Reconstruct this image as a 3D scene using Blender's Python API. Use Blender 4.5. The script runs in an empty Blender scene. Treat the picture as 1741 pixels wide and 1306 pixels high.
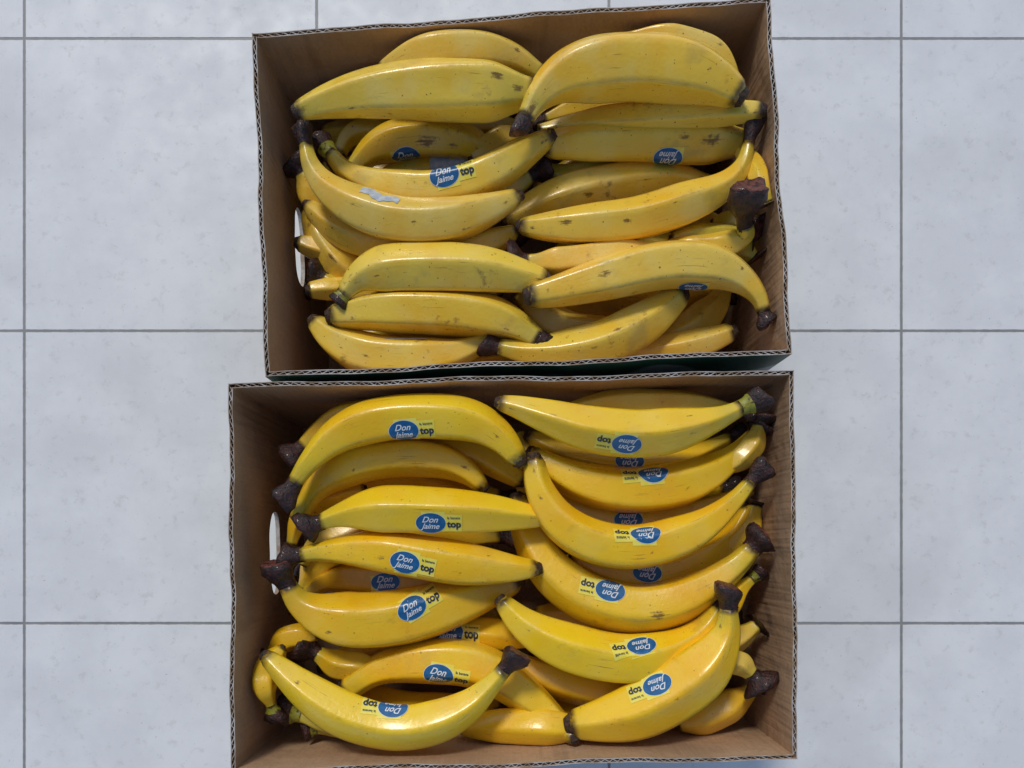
import bpy, bmesh, math, random
from mathutils import Vector, Matrix
from mathutils.bvhtree import BVHTree
S=0.0006; H=0.70; RIM=0.24; NX,NY=870.0,930.0
CAMZ=RIM+H
scene=bpy.context.scene
col=scene.collection
random.seed(7)

def W(px,py,d=0.0):
    k=(H+d)/H
    return Vector(((px-NX)*S*k,(NY-py)*S*k,RIM-d))

# ---------------------------------------------------------------- node helpers
class NT:
    def __init__(s,name):
        s.m=bpy.data.materials.new(name); s.m.use_nodes=True
        s.t=s.m.node_tree; s.n=s.t.nodes; s.l=s.t.links
        s.b=s.n["Principled BSDF"]
    def new(s,typ,**kw):
        n=s.n.new(typ)
        for k,v in kw.items(): setattr(n,k,v)
        return n
    def put(s,sock,v):
        if isinstance(v,bpy.types.NodeSocket): s.l.new(v,sock)
        else: sock.default_value=v
    def math(s,op,a,b=0.0,clamp=False):
        n=s.new("ShaderNodeMath",operation=op,use_clamp=clamp)
        s.put(n.inputs[0],a); s.put(n.inputs[1],b); return n.outputs[0]
    def vmath(s,op,a,b):
        n=s.new("ShaderNodeVectorMath",operation=op)
        s.put(n.inputs[0],a); s.put(n.inputs[1],b); return n.outputs[0]
    def mix(s,f,a,b,mode='MIX'):
        n=s.new("ShaderNodeMix",data_type='RGBA',blend_type=mode)
        s.put(n.inputs[0],f); s.put(n.inputs[6],a); s.put(n.inputs[7],b); return n.outputs[2]
    def noise(s,vec,scale,detail=3,rough=.5):
        n=s.new("ShaderNodeTexNoise"); 
        if vec is not None: s.put(n.inputs["Vector"],vec)
        n.inputs["Scale"].default_value=scale; n.inputs["Detail"].default_value=detail; n.inputs["Roughness"].default_value=rough
        return n.outputs["Fac"]
    def rng(s,v,a,b,c=0.0,d=1.0):
        n=s.new("ShaderNodeMapRange",interpolation_type='SMOOTHSTEP')
        s.put(n.inputs[0],v); n.inputs[1].default_value=a;n.inputs[2].default_value=b;n.inputs[3].default_value=c;n.inputs[4].default_value=d
        return n.outputs[0]
    def bump(s,h,strength,dist=.001):
        n=s.new("ShaderNodeBump"); n.inputs["Strength"].default_value=strength; n.inputs["Distance"].default_value=dist
        s.l.new(h,n.inputs["Height"]); s.l.new(n.outputs[0],s.b.inputs["Normal"])
def C(r,g,b): return (r,g,b,1.0)

def mat_banana():
    N=NT("banana_peel")
    uv=N.new("ShaderNodeUVMap",uv_map="UVMap").outputs[0]
    sp=N.new("ShaderNodeSeparateXYZ"); N.l.new(uv,sp.inputs[0]); u=sp.outputs[0]
    oi=N.new("ShaderNodeObjectInfo"); oc=oi.outputs["Color"]; rnd=oi.outputs["Random"]
    wear=oi.outputs["Alpha"]
    tc=N.new("ShaderNodeTexCoord").outputs["Object"]
    off=N.math('MULTIPLY',rnd,37.0)
    cb=N.new("ShaderNodeCombineXYZ"); 
    for i in range(3): N.l.new(off,cb.inputs[i])
    P=N.vmath('ADD',tc,cb.outputs[0])
    c=N.mix(N.rng(N.noise(P,16,4),.42,.68),oc,N.mix(1.0,oc,C(.98,.85,.45),'MULTIPLY'))
    c=N.mix(N.math('MULTIPLY',N.rng(N.noise(P,26,3),.46,.72,0,.6),wear),c,C(.90,.71,.21))
    at=N.new("ShaderNodeAttribute",attribute_name="ridge").outputs["Fac"]
    mk=N.new("ShaderNodeAttribute",attribute_name="mark").outputs["Fac"]
    g=N.math('ADD',N.rng(u,.17,.03,0,.6),N.rng(u,.88,.99,0,.3))
    g=N.math('MULTIPLY',g,N.rng(N.noise(P,50,2),.3,.6,.4,1))
    c=N.mix(g,c,C(.54,.46,.04))
    rf=N.math('MULTIPLY',N.math('POWER',at,3.0),N.rng(N.noise(P,40,4,.7),.44,.68,.08,.65))
    c=N.mix(rf,c,C(.42,.24,.02))
    us=N.vmath('MULTIPLY',uv,(7.0,90.0,1.0)); us=N.vmath('ADD',us,cb.outputs[0])
    stn=N.noise(us,1.0,3,.6)
    st=N.rng(stn,.62,.73,0,.65)
    st=N.math('MULTIPLY',st,N.rng(N.noise(P,22,2),.47,.6))
    c=N.mix(st,c,C(.22,.11,.02))
    for sc_,k1,k2 in ((125,.36,.215),(240,.44,.26)):
        vo=N.new("ShaderNodeTexVoronoi"); N.l.new(P,vo.inputs["Vector"]); vo.inputs["Scale"].default_value=sc_
        sc=N.new("ShaderNodeSeparateColor"); N.l.new(vo.outputs["Color"],sc.inputs[0])
        th=N.math('SUBTRACT',N.math('MULTIPLY',sc.outputs[0],k1),k2)
        spf=N.rng(N.math('SUBTRACT',vo.outputs["Distance"],th),.03,-.03)
        spf=N.math('MULTIPLY',spf,N.rng(N.noise(P,20,2),.40,.55,.2,1))
        c=N.mix(N.math('MULTIPLY',spf,N.rng(wear,0,1,.45,.85)),c,C(.11,.05,.012))
    br=N.noise(P,42,5,.65)
    c=N.mix(N.math('MULTIPLY',N.rng(br,.61,.73,0,.8),wear),c,C(.18,.09,.025))
    gy=N.noise(N.vmath('ADD',P,(9.1,3.3,5.2)),24,4,.6)
    c=N.mix(N.math('MULTIPLY',N.rng(gy,.56,.72,0,.5),wear),c,C(.42,.31,.09))
    mm=N.math('ADD',mk,N.math('MULTIPLY',N.math('SUBTRACT',N.math('ADD',N.math('MULTIPLY',N.noise(P,190,5,.75),.55),N.math('MULTIPLY',stn,.45)),.5),3.4))
    mm=N.math('MULTIPLY',N.rng(mm,.45,1.0,0,.85),N.rng(mk,.03,.35))
    c=N.mix(mm,c,C(.15,.07,.02))
    e=N.math('ADD',N.rng(u,.030,.004),N.rng(u,.955,.992))
    e=N.math('MULTIPLY',e,N.rng(N.noise(P,110,3),.3,.6,.5,1),True)
    c=N.mix(e,c,C(.05,.025,.012))
    N.l.new(c,N.b.inputs["Base Color"])
    N.l.new(N.rng(N.noise(P,60,3),.3,.7,.26,.44),N.b.inputs["Roughness"])
    N.b.inputs["Coat Weight"].default_value=.30; N.b.inputs["Coat Roughness"].default_value=.12
    hh=N.math('ADD',N.noise(P,260,3),N.math('MULTIPLY',N.noise(P,30,2),1.5))
    N.bump(hh,.26,.0012)
    return N.m
def mat_simple(name,c1,c2,scale,rough,bump=0.0,det=4,coat=0,lo=.35,hi=.65):
    N=NT(name); tc=N.new("ShaderNodeTexCoord").outputs["Object"]
    f=N.noise(tc,scale,det,.6)
    N.l.new(N.mix(N.rng(f,lo,hi),C(*c1),C(*c2)),N.b.inputs["Base Color"])
    N.b.inputs["Roughness"].default_value=rough; N.b.inputs["Coat Weight"].default_value=coat
    if bump: N.bump(N.noise(tc,scale*2.2,4,.6),bump,.002)
    return N.m
M_BAN=mat_banana()
M_STEM=mat_simple("stem_dark",(.008,.005,.005),(.060,.018,.014),170,.42,1.0,coat=.12)
M_CUT=mat_simple("stem_cut",(.035,.010,.010),(.20,.055,.036),190,.48,1.0,coat=.1)
M_TIP=mat_simple("tip_dark",(.016,.009,.006),(.09,.045,.022),300,.6,.8)
M_GREEN=mat_simple("stem_green",(.30,.29,.03),(.04,.025,.01),140,.4,.4,lo=.5,hi=.65)
M_BLUE=mat_simple("sticker_blue",(.010,.10,.26),(.02,.14,.33),150,.3)
M_YEL=mat_simple("sticker_yellow",(.92,.76,.06),(.95,.82,.15),150,.35)
M_WHT=mat_simple("sticker_white",(.72,.76,.78),(.8,.82,.82),150,.35)
M_NAVY=mat_simple("sticker_ink",(.02,.03,.06),(.03,.04,.07),150,.4)
M_PALE=mat_simple("sticker_backing",(.42,.50,.58),(.66,.70,.70),120,.4)

def mat_kraft():
    N=NT("kraft_cardboard"); tc=N.new("ShaderNodeTexCoord").outputs["Object"]
    f=N.noise(tc,7,4); c=N.mix(N.rng(f,.35,.65),C(.40,.255,.145),C(.49,.315,.185))
    c=N.mix(N.rng(N.noise(tc,260,3,.7),.4,.7,0,.35),c,C(.30,.19,.11))
    c=N.mix(N.rng(N.noise(N.vmath('MULTIPLY',tc,(30,30,3)),1,5,.6),.58,.72,0,.45),c,C(.25,.155,.09))
    N.l.new(c,N.b.inputs["Base Color"]); N.b.inputs["Roughness"].default_value=.75
    h=N.math('ADD',N.math('MULTIPLY',N.noise(tc,14,4),6.0),N.noise(N.vmath('MULTIPLY',tc,(170,170,6)),1,1))
    N.bump(h,.7,.002)
    return N.m
M_KRAFT=mat_kraft()
M_FLUTE=mat_simple("cardboard_flute",(.14,.09,.055),(.26,.17,.10),90,.8)
M_EDGE=mat_simple("cardboard_edge",(.52,.49,.45),(.30,.22,.15),60,.7)
def mat_print():
    N=NT("printed_cardboard"); tc=N.new("ShaderNodeTexCoord").outputs["Object"]
    c=N.mix(N.rng(N.noise(tc,5,1),.52,.54),C(.02,.07,.035),C(.40,.41,.39))
    N.l.new(c,N.b.inputs["Base Color"]); N.b.inputs["Roughness"].default_value=.5
    return N.m
M_PRINT=mat_print()
def mat_floor():
    N=NT("floor_tile"); tc=N.new("ShaderNodeTexCoord").outputs["Object"]
    k=(H+RIM)/H; ox=(538-NX)*S*k; oy=(NY-66)*S*k; T=497*S*k
    v=N.vmath('SUBTRACT',tc,(ox-20*T,oy-20*T,0)); 
    sp=N.new("ShaderNodeSeparateXYZ"); N.l.new(v,sp.inputs[0])
    ds=[]
    for i in range(2):
        q=N.math('MODULO',sp.outputs[i],T); q=N.math('MINIMUM',q,N.math('SUBTRACT',T,q)); ds.append(q)
    d=N.math('MINIMUM',ds[0],ds[1])
    d=N.math('ADD',d,N.math('MULTIPLY',N.math('SUBTRACT',N.noise(tc,120,3),.5),.0012))
    g=N.rng(d,.0012,.0024)
    c=N.mix(N.rng(N.noise(tc,9,6,.65),.38,.64),C(.79,.79,.78),C(.86,.86,.84))
    c=N.mix(N.rng(N.noise(tc,55,6,.7),.54,.68,0,.32),c,C(.52,.51,.48))
    c=N.mix(N.rng(N.noise(tc,3,5,.6),.50,.66,0,.22),c,C(.54,.53,.50))
    c=N.mix(N.rng(N.noise(tc,210,3,.6),.68,.74,0,.5),c,C(.25,.23,.20))
    c=N.mix(g,N.mix(N.noise(tc,30,3),C(.20,.20,.19),C(.40,.39,.37)),c)
    N.l.new(c,N.b.inputs["Base Color"])
    N.l.new(N.rng(N.noise(tc,30,4),.3,.7,.48,.65),N.b.inputs["Roughness"])
    N.bump(N.math('ADD',g,N.math('MULTIPLY',N.noise(tc,40,4),.25)),.6,.0012)
    return N.m
M_FLOOR=mat_floor()

def mkobj(name,verts,faces,mats,midx=None,smooth=True,parent=None,loc=None):
    me=bpy.data.meshes.new(name)
    if loc is not None: verts=[Vector(v)-loc for v in verts]
    me.from_pydata([tuple(v) for v in verts],[],faces)
    for m in mats: me.materials.append(m)
    if midx: me.polygons.foreach_set("material_index",midx)
    me.polygons.foreach_set("use_smooth",[smooth]*len(faces))
    me.update()
    o=bpy.data.objects.new(name,me); col.objects.link(o)
    if loc is not None and parent is None: o.location=loc
    if parent is not None: o.parent=parent
    return o

# ---------------------------------------------------------------- floor
k=3.0
fl=mkobj("floor",[(-k,-k,0),(k,-k,0),(k,k,0),(-k,k,0)],[(0,1,2,3)],[M_FLOOR],smooth=False)
fl["kind"]="structure"

# ---------------------------------------------------------------- boxes
B1=[(428,56),(1309,-5),(1346,602),(451,641)]
B2=[(388,652),(1350,629),(1356,1291),(392,1316)]
def inset(poly,t):
    n=len(poly); out=[]
    lines=[]
    for i in range(n):
        a=poly[i]; b=poly[(i+1)%n]; d=(b-a).normalized(); nn=Vector((d.y,-d.x))
        lines.append((a+nn*t,d))
    for i in range(n):
        p,d=lines[i-1]; q,e=lines[i]
        cr=d.x*e.y-d.y*e.x; s=((q.x-p.x)*e.y-(q.y-p.y)*e.x)/cr
        out.append(p+d*s)
    return out
def build_box(corn,label,hole_y,seed):
    rr=random.Random(seed)
    poly=[Vector(W(x,y,0)[:2]) for x,y in corn]
    T=.0048; t=.0009
    offs=[0,t,T-t,T]
    P=[inset(poly,o) for o in offs]
    ctr=sum(poly,Vector((0,0)))/4
    loc=Vector((ctr.x,ctr.y,0))
    root=bpy.data.objects.new("cardboard_box",None); root.location=loc; col.objects.link(root)
    root["label"]=label; root["category"]="box"; root["group"]="cardboard boxes of plantains on the tiled floor"
    root.empty_display_size=.05
    for wi in range(4):
        V=[];F=[];MI=[]
        n=90; ph=[rr.uniform(0,6) for _ in range(6)]
        a0=poly[wi]; b0=poly[(wi+1)%4]; L=(b0-a0).length; dr=(b0-a0).normalized(); nn=Vector((dr.y,-dr.x))
        def disp(s):
            w=math.sin(math.pi*s)**.5 if 0<s<1 else 0
            return w*(.0012*math.sin(5*s*math.pi+ph[0])+.0005*math.sin(17*s+ph[1])+.0003*math.sin(61*s+ph[2]))
        def zt(s): return RIM+.0009*math.sin(7*s+ph[3])+.0004*math.sin(43*s+ph[4])
        hole=None
        if wi==3:
            hy=[ (NY-y)*S*1.17 for y in hole_y]; hc=sum(hy)/2; hl=abs(hy[0]-hy[1])/2
            hole=(hc,hl,RIM-.122,.018)
        def pos(li,s,z):
            a=P[li][wi]; b=P[li][(wi+1)%4]; p=a.lerp(b,s)+nn*disp(s)*min(1,(z/RIM))
            return Vector((p.x,p.y,z))
        cols=[i/n for i in range(n+1)]
        if hole:
            sc=(hole[0]-a0.y)/(b0.y-a0.y); sl=hole[1]/L
            cols=sorted(set(cols+[sc-sl*math.cos(math.pi*i/24) for i in range(25)]))
        def hz(s):
            if not hole: return None
            q=(s-sc)/sl
            if abs(q)>1.0001: return None
            q=min(1,abs(q)); r=hole[3]*(1-q**3.2)**(1/2.4) if q<1 else 0
            return hole[2]-r,hole[2]+r
        for li in range(4):
            for ci in range(len(cols)-1):
                s0,s1=cols[ci],cols[ci+1]
                h0,h1=hz(s0),hz(s1)
                if h0 and h1:
                    zs=[(0.003,h0[0],0.003,h1[0]),(h0[1],zt(s0),h1[1],zt(s1))]
                else: zs=[(0.003,zt(s0),0.003,zt(s1))]
                for (z0a,z0b,z1a,z1b) in zs:
                    levels=6 if not(h0 and h1) else 3
                    prev=None
                    for q in range(levels+1):
                        f=q/levels
                        A=pos(li,s0,z0a+(z0b-z0a)*f); B=pos(li,s1,z1a+(z1b-z1a)*f)
                        bi=len(V); V+= [A,B]
                        if prev is not None:
                            F.append((prev,prev+1,bi+1,bi)); MI.append(1 if li==0 else 0)
                        prev=bi
                if li in (0,2):
                    bi=len(V); V+=[pos(li,s0,zt(s0)),pos(li,s1,zt(s1)),pos(li+1,s1,zt(s1)),pos(li+1,s0,zt(s0))]
                    F.append((bi,bi+1,bi+2,bi+3)); MI.append(2)
                if h0 and h1 and li==0:
                    for e in (0,1):
                        bi=len(V); V+=[pos(0,s0,h0[e]),pos(0,s1,h1[e]),pos(3,s1,h1[e]),pos(3,s0,h0[e])]
                        F.append((bi,bi+1,bi+2,bi+3)); MI.append(2)
        per=.0085; m=int(L/per*8); prev=None
        for i in range(m+1):
            s=.004+(.992)*i/m
            w=.5+.5*math.sin(s*L/per*2*math.pi+1.3*math.sin(s*23))*(.80+.16*math.sin(s*31))
            pa=pos(1,s,zt(s)-.0004); pb=pos(2,s,zt(s)-.0004); p=pa.lerp(pb,w)
            q=p.copy(); q.z-=.03
            th=Vector((nn.x,nn.y,0))*.00050
            bi=len(V); V+=[p-th,p+th,q+th,q-th]
            if prev is not None:
                F.append((prev,prev+1,bi+1,bi)); MI.append(2)
                F.append((prev+1,prev+2,bi+2,bi+1)); MI.append(3)
                F.append((prev,bi,bi+3,prev+3)); MI.append(3)
            prev=bi
        V=[v-loc for v in V]
        o=mkobj("wall",V,F,[M_KRAFT,M_PRINT,M_EDGE,M_FLUTE],MI,False,parent=root)
    pi=P[3]
    V=[Vector((p.x,p.y,z))-loc for z in (.002,.005) for p in pi]
    mkobj("base",V,[(0,1,2,3),(7,6,5,4),(0,4,5,1),(1,5,6,2),(2,6,7,3),(3,7,4,0)],[M_KRAFT],None,False,parent=root)
    return P[3]
IN1=build_box(B1,"open brown cardboard box of pale yellow plantains, corrugated rim",(352,486),3)
IN2=build_box(B2,"open brown cardboard box of golden plantains with blue stickers",(868,1012),5)

def slack(p,poly):
    return min((Vector((p.x,p.y))-poly[i]).dot(Vector(((poly[(i+1)%4]-poly[i]).normalized().y,-(poly[(i+1)%4]-poly[i]).normalized().x))) for i in range(4))

# ---------------------------------------------------------------- stickers
def text_mesh(body,size,shear,extra=1.0):
    cu=bpy.data.curves.new("t",'FONT'); cu.body=body; cu.size=size; cu.shear=shear; cu.align_x='CENTER'; cu.align_y='CENTER'
    cu.resolution_u=3; cu.offset=extra
    o=bpy.data.objects.new("t",cu); col.objects.link(o)
    bpy.context.view_layer.update()
    me=bpy.data.meshes.new_from_object(o.evaluated_get(bpy.context.evaluated_depsgraph_get()))
    bm=bmesh.new(); bm.from_mesh(me); bmesh.ops.remove_doubles(bm,verts=bm.verts,dist=1e-4); bmesh.ops.triangulate(bm,faces=bm.faces)
    for _ in range(3):
        le=[e for e in bm.edges if e.calc_length()>2.5]
        if le: bmesh.ops.subdivide_edges(bm,edges=le,cuts=1); bmesh.ops.triangulate(bm,faces=bm.faces)
    bm.verts.index_update()
    vs=[(v.co.x,v.co.y) for v in bm.verts]; fs=[tuple(v.index for v in f.verts) for f in bm.faces]; bm.free()
    bpy.data.objects.remove(o); bpy.data.meshes.remove(me); bpy.data.curves.remove(cu)
    return vs,fs
TXT={"Don":text_mesh("Don",15,.4,.25),"Jaime":text_mesh("Jaime",13.5,.4,.25),"top":text_mesh("top",17,0,.6),"la banana":text_mesh("la banana",6,0,.1)}
def grid_shape(fn,nu,nv):
    vs=[];fs=[]
    for i in range(nu+1):
        for j in range(nv+1): vs.append(fn(i/nu,j/nv))
    for i in range(nu):
        for j in range(nv):
            a=i*(nv+1)+j; fs.append((a,a+nv+1,a+nv+2,a+1))
    return vs,fs
def ell(cx,cy,a,b):
    def f(u,v):
        r=.02+.98*v; t=2*math.pi*u
        return (cx+a*r*math.cos(t),cy+b*r*math.sin(t))
    return grid_shape(f,36,7)
def rect(x0,x1,y0,y1): return grid_shape(lambda u,v:(x0+(x1-x0)*u,y0+(y1-y0)*v),12,8)
def shift(sh,dx,dy): return ([(x+dx,y+dy) for x,y in sh[0]],sh[1])
def add_sticker(ban,bvh,cx,cy,ang,kind,loc,side=1):
    cam=Vector((0,0,CAMZ)); tgt=W(cx,cy,0); dr=(tgt-cam).normalized()
    hit,n,_,_=bvh.ray_cast(cam,dr)
    if hit is None:
        hit,n,_,_=bvh.find_nearest(W(cx,cy,.06))
    if n.dot(dr)>0: n=-n
    n=(n*.8+(-dr)*.5).normalized()
    ca=math.radians(ang); ax=Vector((math.cos(ca),math.sin(ca),0)); ax=(ax-n*ax.dot(n)).normalized(); ay=n.cross(ax)
    sc=S*(CAMZ-hit.z)/H
    layers=[]
    if kind=="full":
        layers=[(rect(-16,24,-21,21),1,.00035),(rect(12,53,-15,16),1,.0004),(ell(0,0,26,19),2,.0006),(ell(0,0,25.2,18.2),0,.00075),
                (shift(TXT["Don"],-2,6),2,.0011),(shift(TXT["Jaime"],-1,-6),2,.0011),
                (shift(TXT["top"],39.5,-2),3,.0009),(shift(TXT["la banana"],39,10),3,.0009)]
    elif kind=="oval":
        layers=[(rect(-25,-5,-17,12),1,.0003),(ell(0,0,25,16.5),2,.0005),(ell(0,0,24.2,15.7),0,.00065),(shift(TXT["Don"],-2,5),2,.001),(shift(TXT["Jaime"],0,-5.5),2,.001)]
    elif kind=="torn":
        layers=[(grid_shape(lambda u,v:(-34+68*u,(-11+22*v)*(1-.5*abs(u-.4))+4*math.sin(u*9)+1.5*math.sin(u*31)),20,6),4,.0006)]
    elif kind=="sliver":
        layers=[(grid_shape(lambda u,v:(-36+72*u,(-4.5+9*v)*math.sin(.35+u*2.4)),20,4),4,.0006)]
    V=[];F=[];MI=[]
    for (vs,fs),mi,of in layers:
        b=len(V)
        for x,y in vs:
            p=hit+ax*(x*sc)+ay*(y*sc)
            h,nn,_,_=bvh.ray_cast(p+n*.04,-n,.075)
            if h is None: h,nn,_,_=bvh.find_nearest(p)
            if nn.dot(n)<0 : nn=-nn
            V.append(h+nn*of-loc)
        for f in fs:
            F.append(tuple(i+b for i in f)); MI.append(mi)
    o=mkobj("sticker",V,F,[M_BLUE,M_YEL,M_WHT,M_NAVY,M_PALE],MI,True,parent=ban)
    bm=bmesh.new(); bm.from_mesh(o.data)
    for f in bm.faces:
        if f.normal.dot(n)<0: f.normal_flip()
    bm.to_mesh(o.data); bm.free()

# ---------------------------------------------------------------- bananas
def catmull(pts,n):
    P=[pts[0]*2-pts[1]]+pts+[pts[-1]*2-pts[-2]]
    dense=[]
    for i in range(1,len(P)-2):
        for k in range(24):
            t=k/24; a,b,c,d=P[i-1],P[i],P[i+1],P[i+2]
            dense.append(.5*((2*b)+(c-a)*t+(2*a-5*b+4*c-d)*t*t+(3*b-a-3*c+d)*t**3))
    dense.append(pts[-1])
    for _ in range(30):
        dense=[dense[0]]+[(dense[i-1]+dense[i]*2+dense[i+1])/4 for i in range(1,len(dense)-1)]+[dense[-1]]
    L=[0]
    for i in range(1,len(dense)): L.append(L[-1]+(dense[i]-dense[i-1]).length)
    out=[];j=0
    for i in range(n+1):
        s=L[-1]*i/n
        while j<len(L)-2 and L[j+1]<s: j+=1
        f=(s-L[j])/max(1e-9,L[j+1]-L[j]); out.append(dense[j].lerp(dense[j+1],min(1,max(0,f))))
    return out,L[-1]
def sstep(x): x=max(0,min(1,x)); return x*x*(3-2*x)
count=0
def banana(box,pts,w,d,stem=1.0,tip=1.0,sn=.30,ls=.40,tn=.30,lt=.36,st=None,cut=False,green=False,tint=None,label=None,nsides=5,stlen=1.0,wear=None,marks=None):
    """pts: stem end to blossom end"""
    global count
    rr=random.Random(1000+count); count+=1
    if not isinstance(d,tuple): d=(d,d)
    sn=min(.6,sn*1.28); stlen*=1.1; tn*=1.08
    poly=IN1 if box==1 else IN2
    n=len(pts); ds=[]
    for i,(x,y) in enumerate(pts):
        f=i/(n-1); dd=d[0]+(d[1]-d[0])*f
        edge=min(f,1-f)
        R=w*S*.5*(H+dd)/H
        mrg=(.35+.6*min(1,edge*4))*R
        best=None
        for q in range(0,60):
            for sg in (-1,1):
                c=dd+sg*q*.003
                if c<-.02 or c>.17: continue
                if slack(W(x,y,c),poly)>=mrg: best=c; break
            if best is not None: break
        ds.append(dd if best is None else best)
    for _ in range(2):
        ds=[min(ds[i],(ds[max(0,i-1)]+ds[i]*2+ds[min(n-1,i+1)])/4) for i in range(n)]
    wp=[W(x,y,dd) for (x,y),dd in zip(pts,ds)]
    NR=56; NS=44
    sp,L=catmull(wp,NR)
    R=w*S*.5*(CAMZ-sum(p.z for p in sp)/len(sp))/H
    loc=sum(sp,Vector())/len(sp); loc.z-=R*.9
    ph=rr.uniform(0,6.28); tw=rr.uniform(-.35,.35); am=rr.uniform(.75,1.05)
    lump=[rr.uniform(0,6) for _ in range(4)]
    V=[];F=[];UV=[];RG=[]
    T=[]
    for i in range(NR+1):
        a=sp[max(0,i-1)]; b=sp[min(NR,i+1)]; T.append((b-a).normalized())
    rads=[]
    frames=[]
    for i in range(NR+1):
        t=i/NR; tg=T[i]
        side=tg.cross(Vector((0,0,1))).normalized(); up=side.cross(tg)
        frames.append((side,up))
        a=sn+(1-sn)*(sstep(t/ls)*.75+.25*math.sin(min(1,t/ls)*math.pi/2))
        q=min(1,(1-t)/lt); b=tn+(1-tn)*math.sin(q*math.pi/2)**.95
        r=R*a*b*(1+.02*math.sin(9*t+lump[0]))
        if t>.985: r*=.85
        rads.append(r)
        for j in range(NS):
            th=2*math.pi*j/NS
            x=th+ph+tw*t
            seg=2*math.pi/nsides
            m=(x%seg)-seg/2
            rp=math.cos(seg/2)/math.cos(m)
            rg=abs(m)/(seg/2)
            k=.6+.4*min(1,min(t,1-t)*8)
            rp_r=1-(1-rp)*am*k*1.0
            rp_r-=.022*am*max(0,(rg-.85)/.15)**2
            rp_r/= (1-(1-math.cos(seg/2))*am*.30)
            rad=r*rp_r*(1+.012*math.sin(3*x+7*t+lump[1])+.008*math.sin(12*t+2*x+lump[2]))
            V.append(sp[i]+side*(rad*math.cos(th))+up*(rad*math.sin(th)))
            UV.append((t,j/NS)); RG.append(max(0,(rg-.62)/.38))
    for i in range(NR):
        for j in range(NS):
            a=i*NS+j; b=i*NS+(j+1)%NS
            F.append((a,b,b+NS,a+NS))
    c0=len(V); V+=[sp[0]-T[0]*rads[0]*.15,sp[NR]+T[NR]*rads[NR]*.25]; UV+=[(0,0),(1,0)]; RG+=[0,0]
    for j in range(NS):
        F.append((c0,(j+1)%NS,j)); F.append((c0+1,NR*NS+j,NR*NS+(j+1)%NS))
    Vl=[v-loc for v in V]
    me=bpy.data.meshes.new("banana"); me.from_pydata([tuple(v) for v in Vl],[],F)
    me.materials.append(M_BAN); me.polygons.foreach_set("use_smooth",[True]*len(F))
    uvl=me.uv_layers.new(name="UVMap")
    for p in me.polygons:
        for li,vi in zip(p.loop_indices,p.vertices):
            uvl.data[li].uv=UV[vi]
        vs=[uvl.data[li].uv[1] for li in p.loop_indices]
        if max(vs)-min(vs)>.5:
            for li in p.loop_indices:
                if uvl.data[li].uv[1]<.5: uvl.data[li].uv[1]+=1
    at=me.attributes.new("ridge",'FLOAT','POINT'); at.data.foreach_set("value",RG)
    bvh=BVHTree.FromPolygons([v[:] for v in V],F)
    MK=[0.0]*len(V)
    for (mx,my,mr) in (marks or []):
        cam=Vector((0,0,CAMZ)); h,_,_,_=bvh.ray_cast(cam,(W(mx,my,0)-cam).normalized())
        if h is None: continue
        ii=min(range(NR+1),key=lambda i:(sp[i]-h).length); tg=T[ii]; rad=mr*S*(.95 if mr>10 else .8)
        for vi,v in enumerate(V):
            e=v-h; al=e.dot(tg); pe=(e-tg*al).length
            q=1-math.sqrt((al/(rad*1.8))**2+(pe/(rad*.8))**2)
            if q>MK[vi]: MK[vi]=min(1,q*1.2)
    at=me.attributes.new("mark",'FLOAT','POINT'); at.data.foreach_set("value",MK)
    me.update()
    o=bpy.data.objects.new("plantain",me); o.location=loc; col.objects.link(o)
    base=(.95,.645,.070) if box==1 else (.96,.615,.014)
    if tint: base=tint
    j=rr.uniform(-.04,.04)
    wr=wear if wear is not None else (rr.uniform(.65,.95) if box==1 else rr.uniform(.1,.4))
    o.color=(base[0]*(1+j),base[1]*(1+j+rr.uniform(-.045,.045)),base[2]*(1+rr.uniform(-.3,.5)),wr)
    o["label"]=label or ("curved yellow plantain with blue oval sticker in a cardboard box" if any(q[3]in("full","oval") for q in (st or [])) else "curved yellow plantain with dark ends in a cardboard box")
    o["category"]="plantain"; o["group"]="ripe plantains piled in cardboard boxes"
    if stem>0:
        VV=[];FF=[];MI=[]; ns=18; r0=rads[0]*1.03; dirv=-T[0]
        bend=Vector((rr.uniform(-.35,.35),rr.uniform(-.35,.35),rr.uniform(0,.45)))
        side,up=frames[0]; ln=R*.85*stlen; sm=stem**.6
        while ln>R*.25 and (sp[0]+(dirv+bend*.35)*ln).z<RIM+.005 and slack(sp[0]+(dirv+bend*.35)*ln,poly)<r0*.9*sm: ln*=.88
        prof=[(-.12,1.0),(.10,.99),(.26,1.06),(.42,1.16*sm**.5),(.58,1.25*sm**.8),(.75,1.30*sm),(.90,1.26*sm),(1.0,1.12*sm),(1.03,.95*sm)]
        jit=[[rr.uniform(-.08,.08) for _ in range(ns)] for _ in prof]
        kk=rr.choice((2,3)); p2=rr.uniform(0,6)
        colj=[rr.uniform(-.08,.08)+.15*math.sin(2*math.pi*q/ns*kk+p2) for q in range(ns)]
        tl=rr.uniform(-.6,.6)
        for pi_,(f,m) in enumerate(prof):
            c=sp[0]+(dirv*f+bend*(max(0,f)**2*.35))*ln
            for q in range(ns):
                th=2*math.pi*q/ns
                sq=1/max(abs(math.cos(th+ph)),abs(math.sin(th+ph)))
                g=max(0,f)
                sq=1+(sq-1)*.4*g
                rad=r0*m*sq*(1+jit[pi_][q]*g+colj[q]*g)
                VV.append(c+side*rad*math.cos(th)+up*rad*math.sin(th)*.86+dirv*((jit[pi_][(q*3)%ns]*1.2+tl*math.cos(th))*r0*g*g))
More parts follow.
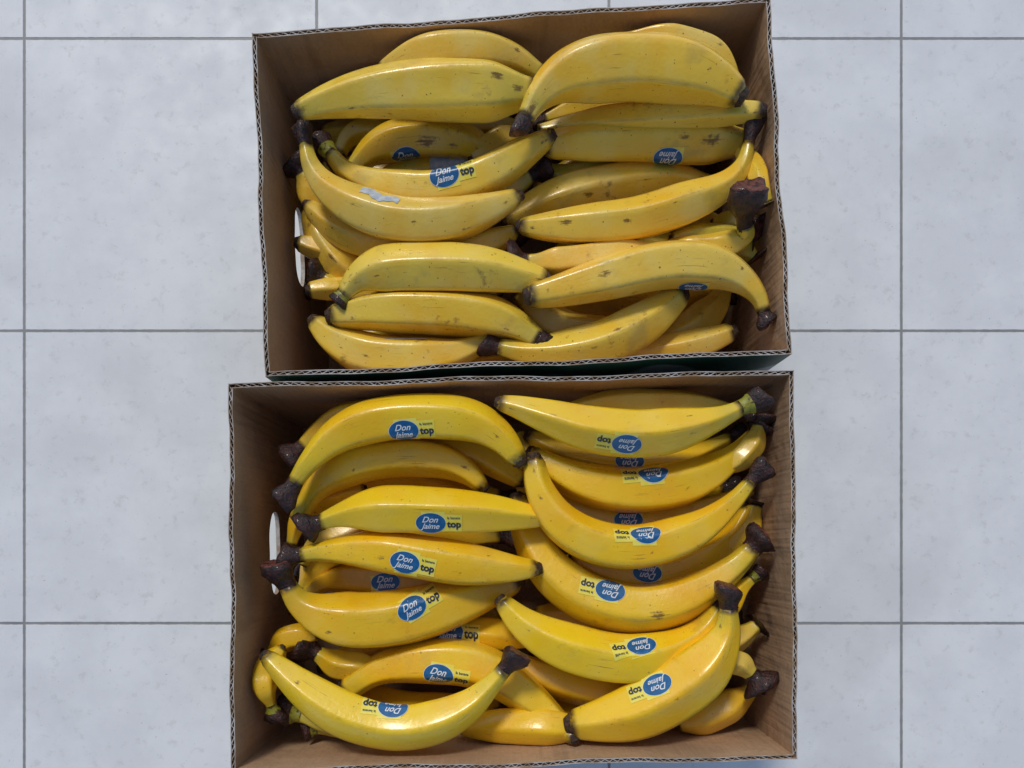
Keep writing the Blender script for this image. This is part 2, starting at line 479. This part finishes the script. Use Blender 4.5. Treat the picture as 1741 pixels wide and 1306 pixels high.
        for a in range(len(prof)-1):
            for q in range(ns):
                b0=a*ns+q; b1=a*ns+(q+1)%ns
                FF.append((b0,b0+ns,b1+ns,b1)); MI.append(2 if (green and a<3) else (1 if a>=len(prof)-2 else 0))
        e=(len(prof)-1)*ns; VV.append(sp[0]+(dirv*.97+bend*.35)*ln); ci=len(VV)-1
        for q in range(ns): FF.append((e+q,ci,e+(q+1)%ns)); MI.append(1)
        VV=[v-loc for v in VV]
        mkobj("stem",VV,FF,[M_STEM,M_CUT,M_GREEN],MI,True,parent=o)
    if tip>0:
        VV=[];FF=[]; ns=12; r0=rads[NR]*1.0; dv=T[NR]; side,up=frames[NR]
        prof=[(-.4,1.0),(-.1,1.05),(.15,.95),(.40,.80),(.55,.7),(.58,.45)]
        for (f,m) in prof:
            for q in range(ns):
                th=2*math.pi*q/ns; rad=r0*m*(1+rr.uniform(-.08,.08))
                VV.append(sp[NR]+dv*(f*r0*1.0*tip)+side*rad*math.cos(th)+up*rad*math.sin(th))
        for a in range(len(prof)-1):
            for q in range(ns):
                b0=a*ns+q; b1=a*ns+(q+1)%ns; FF.append((b0,b1,b1+ns,b0+ns))
        VV.append(sp[NR]+dv*(.42*r0*tip)); ci=len(VV)-1; e=(len(prof)-1)*ns
        for q in range(ns): FF.append((e+q,e+(q+1)%ns,ci))
        VV=[v-loc for v in VV]
        mkobj("tip",VV,FF,[M_TIP],None,True,parent=o)
    for s in (st or []):
        add_sticker(o,bvh,s[0],s[1],s[2],s[3],loc)
    return o

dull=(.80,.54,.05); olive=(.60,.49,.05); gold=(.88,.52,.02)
# ------------- upper box
banana(1,[(920,125),(870,96),(795,86),(720,93),(645,120)],64,.030,stem=0,label="pale yellow plantain half hidden behind another one",marks=[(880,85,9)])
banana(1,[(905,158),(850,154),(780,152),(700,153),(630,158),(560,172),(503,190)],94,.0,sn=.40,ls=.2,tn=.26,lt=.62,stem=.5,stlen=.2,label="large pale yellow plantain with bruised blunt end on the pile",marks=[(845,128,15),(598,185,8),(880,150,12),(735,135,6),(515,185,12)])
banana(1,[(892,203),(918,162),(960,130),(1020,115),(1085,111),(1150,117),(1210,135),(1258,164)],104,-.010,tn=.36,sn=.22,ls=.42,stem=.6,stlen=.6,label="large arched yellow plantain with dark stem on the pile",marks=[(905,185,15),(1120,90,8),(1205,118,9),(1235,150,9)])
banana(1,[(1060,66),(1115,66),(1170,78),(1220,98),(1250,134)],54,.020,stem=0,label="yellow plantain mostly hidden behind a larger one",marks=[(1225,75,7)])
banana(1,[(915,222),(980,210),(1080,203),(1190,194),(1296,188)],50,(.045,.015),tn=.5,stem=0,marks=[(1285,190,9)])
banana(1,[(925,203),(975,186),(1040,176),(1130,180)],46,.055,tint=dull)
banana(1,[(1262,243),(1215,242),(1150,242),(1070,240),(990,240),(925,248)],72,.045,sn=.52,ls=.18,tn=.5,lt=.3,stem=.35,stlen=.25,st=[(1135,269,178,"oval")],marks=[(1210,237,20),(1060,225,7),(1165,232,14)])
banana(1,[(575,262),(595,230),(650,215),(730,215),(820,212),(885,218)],62,.10,tint=olive)
banana(1,[(592,295),(632,256),(680,239),(740,234),(800,244),(845,268)],66,.070,st=[(690,266,12,"oval")],tint=(.90,.60,.04),marks=[(725,240,22),(770,248,12)])
banana(1,[(610,322),(690,300),(770,288),(850,287)],58,.095,st=[(765,278,5,"torn")],tint=(.84,.58,.06))
banana(1,[(562,262),(588,290),(640,313),(715,324),(785,315),(845,288),(900,254),(938,230)],68,(.050,.03),st=[(755,298,14,"full")],green=True,stem=1.1,tn=.36,sn=.3,marks=[(865,290,8),(925,240,9),(820,322,6)])
banana(1,[(520,248),(530,285),(558,322),(608,354),(680,376),(760,376),(830,356),(884,332)],76,(.025,.025),st=[(645,334,-20,"torn")],sn=.24,stem=1.0,tn=.3,label="long curved yellow plantain with torn sticker and black stem",marks=[(700,378,8),(792,388,9),(860,345,8),(600,350,6)])
banana(1,[(800,404),(740,416),(680,417),(610,405),(560,380),(520,347)],60,.065,tn=.3,stem=0)
banana(1,[(640,490),(595,462),(555,415),(525,355)],62,.084,tn=.4,stem=0,marks=[(565,440,12)])
banana(1,[(700,440),(775,430),(835,412),(876,393)],52,.060,stem=0,tn=.4)
banana(1,[(660,450),(580,435),(506,413)],46,(.10,.075),stem=0,tn=.5)
banana(1,[(583,502),(610,474),(660,459),(740,456),(820,460),(880,470),(930,480)],80,.030,sn=.25,ls=.25,green=True,stem=.8,stlen=.5,tn=.4,label="plump yellow plantain lying level across the pile",marks=[(640,470,8),(755,450,7),(690,465,6),(915,475,9)])
banana(1,[(660,488),(590,490),(524,494)],38,(.095,.07),stem=0,tn=.6)
banana(1,[(915,577),(865,548),(800,534),(730,529),(640,529),(562,538)],77,.045,sn=.35,ls=.3,tn=.42,stem=.5,stlen=.4,marks=[(690,540,7),(790,530,7),(600,540,9),(860,560,9)])
banana(1,[(832,578),(770,602),(700,610),(630,605),(570,580),(532,545)],76,.058,tn=.35,stem=.5,stlen=.4,st=[(690,577,3,"sliver")],marks=[(620,605,10),(580,590,8)])
banana(1,[(890,600),(800,612),(690,615),(600,605),(548,575)],60,.10,tint=gold,stem=0)
banana(1,[(1225,322),(1150,306),(1080,309),(1000,323),(920,347),(858,375)],66,.066,tn=.4,stem=.6,marks=[(1000,330,12),(1190,300,10),(1100,305,8)])
banana(1,[(1272,243),(1260,285),(1224,322),(1160,350),(1080,374),(1000,383),(930,386),(882,385)],72,(.02,.035),sn=.22,stem=1.4,stlen=1.3,tn=.32,label="long yellow plantain bending up to a black cut stem",marks=[(960,377,12),(1065,376,11),(1150,345,6),(905,388,8)])
banana(1,[(1303,345),(1292,312),(1278,280),(1250,250)],34,.05,green=True,stem=1.5,sn=.45,stlen=1.3)
banana(1,[(1266,384),(1262,405),(1215,424),(1120,425)],56,(.018,.05),stem=2.4,stlen=2.3,sn=.38,cut=True,tint=dull)
banana(1,[(1272,400),(1245,402),(1200,402),(1140,405)],44,.045,stem=2.2,stlen=1.5,green=True,tint=olive,sn=.45)
banana(1,[(1280,438),(1262,425),(1225,415)],40,.05,stem=2.2,stlen=1.4,tint=olive,sn=.45)
banana(1,[(1290,385),(1262,378),(1210,378)],40,.065,stem=2.2,stlen=1.4,tint=olive,green=True,sn=.45)
banana(1,[(895,445),(930,448),(1010,440),(1120,427)],58,.040,stem=2.2,stlen=1.2,sn=.34,ls=.25)
banana(1,[(1298,530),(1290,505),(1266,478),(1225,456),(1165,448),(1100,455),(1020,475),(950,493),(898,504)],80,(.025,.02),sn=.22,stem=1.3,stlen=1.35,tn=.42,lt=.45,ls=.35,st=[(1178,488,175,"oval")],label="long arched yellow plantain with black stem on top",marks=[(932,494,8),(1030,465,14),(1110,448,8),(1260,455,9),(902,504,9)])
banana(1,[(848,590),(890,598),(960,600),(1030,583),(1095,550),(1158,500)],78,.050,stem=1,sn=.28,tn=.45,stlen=.7,marks=[(1050,560,12),(1010,590,8)])
banana(1,[(880,500),(925,540),(985,562),(1060,555)],58,.08,stem=0)
banana(1,[(1235,480),(1212,525),(1160,570),(1090,595)],62,.095,tint=(.82,.56,.08))
banana(1,[(980,612),(1060,606),(1140,596),(1200,582),(1246,564)],56,(.09,.06),tn=.5,stem=0)
banana(1,[(920,292),(980,302),(1050,296),(1130,290)],50,.075,stem=2.2,stlen=1.7,green=True,tint=olive,sn=.4)
banana(1,[(900,300),(860,325),(800,340),(700,345)],54,.07,stem=2.1,stlen=1.5,tint=dull,sn=.4)
banana(1,[(890,225),(850,240),(800,270)],48,.070,stem=2.1,stlen=1.5,tint=dull,sn=.4)
banana(1,[(515,300),(535,340),(590,380)],54,.075,stem=2.0,stlen=1.5,tint=dull,sn=.4)
banana(1,[(552,475),(600,500),(680,510)],46,.08,stem=1.9,stlen=1.4,tint=dull,sn=.4)
# ------------- lower box
banana(2,[(515,758),(545,732),(590,710),(665,700),(740,705)],56,.055,stem=1.9,stlen=1.3,sn=.35)
banana(2,[(500,822),(528,783),(575,741),(640,716),(720,709),(800,717),(850,745),(884,786)],79,.018,sn=.26,ls=.4,stem=1.5,stlen=1.1,tn=.36,st=[(686,733,5,"full")],label="arched golden plantain with blue sticker and dark stem",marks=[(805,703,7),(842,740,8),(760,720,5)])
banana(2,[(503,885),(538,828),(595,792),(665,778),(740,780),(790,800),(823,831)],70,.055,tn=.3,stem=0,marks=[(790,795,8),(600,800,6)])
banana(2,[(700,745),(790,762),(845,788),(888,820)],56,.075,stem=0,tn=.4)
banana(2,[(880,735),(900,790),(885,840)],44,.09,stem=0,tint=dull)
banana(2,[(495,925),(508,885),(545,848),(620,830)],44,.085,stem=0,tint=gold)
banana(2,[(545,888),(585,876),(650,868),(740,869),(830,873),(890,878),(930,882)],80,.030,sn=.28,ls=.3,stem=1.7,stlen=.9,tn=.3,lt=.45,st=[(732,889,-1,"full")],label="straight golden plantain with blue oval sticker on top",marks=[(815,895,5),(680,850,6),(905,880,9)])
banana(2,[(512,943),(560,937),(640,938),(720,950),(800,962),(870,968),(915,967)],79,.038,sn=.26,ls=.4,stem=1.3,stlen=.9,tn=.32,lt=.4,st=[(688,956,-12,"full")],marks=[(648,948,10),(830,945,6),(560,940,6),(780,975,5)])
banana(2,[(488,996),(508,1025),(550,1048),(615,1058),(690,1050),(760,1031),(820,1010),(880,985)],99,(.035,.080),sn=.24,ls=.3,stem=1.5,stlen=.9,tn=.4,lt=.5,st=[(700,1035,30,"full")],label="fat golden plantain with blue sticker and cut stem",marks=[(560,1075,9),(600,1040,7),(780,1040,6)])
banana(2,[(515,1015),(560,985),(650,985),(760,995),(850,1010)],66,.10,st=[(655,990,3,"oval")],tint=gold)
banana(2,[(512,960),(540,925),(590,905),(680,905)],50,.08,stem=0,tint=(.90,.64,.10))
banana(2,[(515,1000),(545,950),(610,925)],50,.10,stem=0)
banana(2,[(588,1175),(640,1140),(710,1126),(790,1127),(850,1150),(910,1195),(950,1230),(978,1258)],81,.070,sn=.4,stem=.5,tn=.24,lt=.45,st=[(745,1149,-10,"full")],marks=[(930,1215,8),(620,1150,6)])
banana(2,[(856,1139),(833,1165),(795,1199),(740,1225),(670,1235),(590,1214),(520,1172),(450,1114)],80,(.015,.025),sn=.26,ls=.35,stem=1.5,stlen=1.0,tn=.3,lt=.4,st=[(668,1203,176,"full")],label="smiling curved golden plantain with torn blue sticker on top",marks=[(628,1241,6),(505,1160,9),(745,1240,7),(570,1215,8),(790,1215,6)])
banana(2,[(690,1095),(770,1078),(840,1078),(910,1090)],56,.095,stem=0,st=[(762,1075,-4,"full")])
banana(2,[(1020,1240),(940,1235),(860,1232),(780,1238)],62,.095,stem=0)
banana(2,[(460,1198),(450,1172),(452,1142),(480,1100)],46,.055,stem=1.9,stlen=1.4,green=True)
banana(2,[(540,1112),(580,1130),(640,1130)],52,.075,stem=2.2,stlen=1.5,sn=.4,tint=dull)
banana(2,[(512,1216),(560,1225),(640,1222)],50,.075,stem=2.0,stlen=1.6,green=True,tint=olive,sn=.4)
banana(2,[(540,1238),(590,1236),(660,1225)],40,.085,stem=2.0,stlen=1.2,green=True,tint=olive,sn=.4)
banana(2,[(458,1112),(490,1085),(540,1080)],46,.075,stem=1.6,tint=gold)
banana(2,[(1262,702),(1210,690),(1130,684),(1050,684),(960,695)],46,.045,stem=1.6,tint=dull)
banana(2,[(1258,694),(1215,713),(1150,731),(1080,738),(1000,729),(930,708),(880,692),(846,684)],81,.008,sn=.26,ls=.35,stem=1.5,stlen=1.1,tn=.28,lt=.5,green=True,st=[(1065,755,172,"full")],label="golden plantain with blue sticker and chunky dark stem",marks=[(1172,707,7),(940,705,8),(1180,735,9),(870,695,9)])
banana(2,[(1240,745),(1160,780),(1080,790),(980,775),(895,740)],60,.080,st=[(1070,784,178,"oval")])
banana(2,[(1282,738),(1248,775),(1195,810),(1130,829),(1060,834),(990,820),(940,797),(900,768)],82,.050,sn=.24,ls=.4,stem=1.6,stlen=1.1,tn=.3,lt=.4,st=[(1110,804,184,"full")],marks=[(960,820,6),(1170,830,6)])
banana(2,[(1275,820),(1248,852),(1200,892),(1140,920),(1070,933),(1000,919),(945,882),(914,828),(907,778)],77,.028,sn=.24,ls=.36,stem=1.5,stlen=1.1,tn=.4,lt=.4,st=[(1097,907,182,"full")],label="deeply curved golden plantain with blue sticker",marks=[(918,845,8),(985,915,6),(1110,940,6),(908,800,8)])
banana(2,[(1275,830),(1200,868),(1110,885),(1010,880),(930,840)],66,.088,st=[(1068,884,180,"oval")],stem=0)
banana(2,[(1278,932),(1250,962),(1195,1001),(1130,1028),(1060,1031),(990,1009),(935,966),(900,912),(878,845)],86,(.04,.07),sn=.30,ls=.34,stem=1.6,stlen=1.1,tn=.36,lt=.4,st=[(1037,1004,168,"full")],marks=[(1120,1046,17),(950,990,7),(1180,1020,6)])
banana(2,[(1270,865),(1235,920),(1160,965),(1070,975),(970,950)],70,.092,st=[(1100,974,175,"oval")],stem=0)
banana(2,[(1225,1035),(1195,1075),(1145,1107),(1080,1122),(1010,1115),(940,1092),(888,1060),(850,1020)],86,.045,sn=.35,stem=.6,stlen=.5,tn=.3,lt=.4,st=[(1090,1098,198,"full")],marks=[(900,1070,7),(990,1110,5)])
banana(2,[(1238,1034),(1232,1078),(1200,1128),(1148,1172),(1085,1206),(1030,1222),(970,1232)],99,(.015,.05),sn=.24,ls=.36,stem=1.4,stlen=.9,tn=.45,lt=.4,st=[(1117,1164,196,"full")],label="broad golden plantain with blue sticker and dark stem",marks=[(1150,1190,6),(1040,1230,6),(1225,1065,7)])
banana(2,[(1280,1170),(1260,1185),(1215,1210),(1150,1232)],62,.080,stem=1.5,tint=gold)
banana(2,[(1276,1145),(1252,1125),(1215,1125)],44,.045,stem=2.6,stlen=2.0,tint=dull,sn=.45)
banana(2,[(1278,985),(1255,1005),(1215,1050),(1150,1080)],46,.055,green=True,stem=1.6,stlen=1.1)
banana(2,[(1285,1065),(1255,1083),(1180,1110)],50,.07,stem=2.0,stlen=1.5,tint=dull,sn=.4)
banana(2,[(870,1115),(930,1150),(1020,1175),(1110,1180)],66,.095,stem=0,tint=gold)
banana(2,[(1282,860),(1268,905),(1225,950)],50,.09,stem=1.9,stlen=1.3,tint=dull,sn=.4)
banana(2,[(1290,725),(1276,760),(1235,800)],44,.045,stem=2.1,stlen=1.5,tint=dull,sn=.4)
# ------------- buried layer seen in the gaps
for box,y0,y1 in ((1,170,575),(2,760,1200)):
    rows=7
    for i in range(rows):
        y=y0+(y1-y0)*i/(rows-1)
        for (xa,xb) in ((545,850),(905,1225)):
            rr=random.Random(int(y+xa)); a=rr.uniform(-24,24)
            pts=[(xa,y-a),(xa+90,y+a*.3-8),(xa+(xb-xa)/2,y+a*.8-6),(xb-80,y+a*.3+4),(xb,y-a*.6)]
            if rr.random()<.5: pts=pts[::-1]
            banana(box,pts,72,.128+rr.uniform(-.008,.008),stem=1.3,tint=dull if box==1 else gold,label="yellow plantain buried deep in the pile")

# ---------------------------------------------------------------- light, world, camera
sd=Vector((-.30,.80,.98)).normalized()
w=bpy.data.worlds.new("World"); scene.world=w; w.use_nodes=True
sky=w.node_tree.nodes.new("ShaderNodeTexSky"); sky.sky_type='NISHITA'; sky.sun_disc=False
sky.sun_elevation=math.asin(sd.z); sky.sun_rotation=math.atan2(sd.x,sd.y)
bg=w.node_tree.nodes["Background"]; w.node_tree.links.new(sky.outputs[0],bg.inputs[0]); bg.inputs[1].default_value=.11
sl=bpy.data.lights.new("sun",'SUN'); sl.energy=1.5; sl.angle=math.radians(11); sl.color=(1,.94,.84)
so=bpy.data.objects.new("sun",sl); so.rotation_euler=(-sd).to_track_quat('-Z','Y').to_euler(); so.location=(0,0,3); col.objects.link(so)
cd=bpy.data.cameras.new("camera"); cd.sensor_width=36; cd.lens=36*H/(1741*S); cd.shift_y=(NY-653)/1741; cd.clip_start=.05; cd.clip_end=50
co=bpy.data.objects.new("camera",cd); co.location=(0,0,CAMZ); col.objects.link(co); scene.camera=co
scene.view_settings.view_transform='Standard'; scene.view_settings.look='None'; scene.view_settings.exposure=0
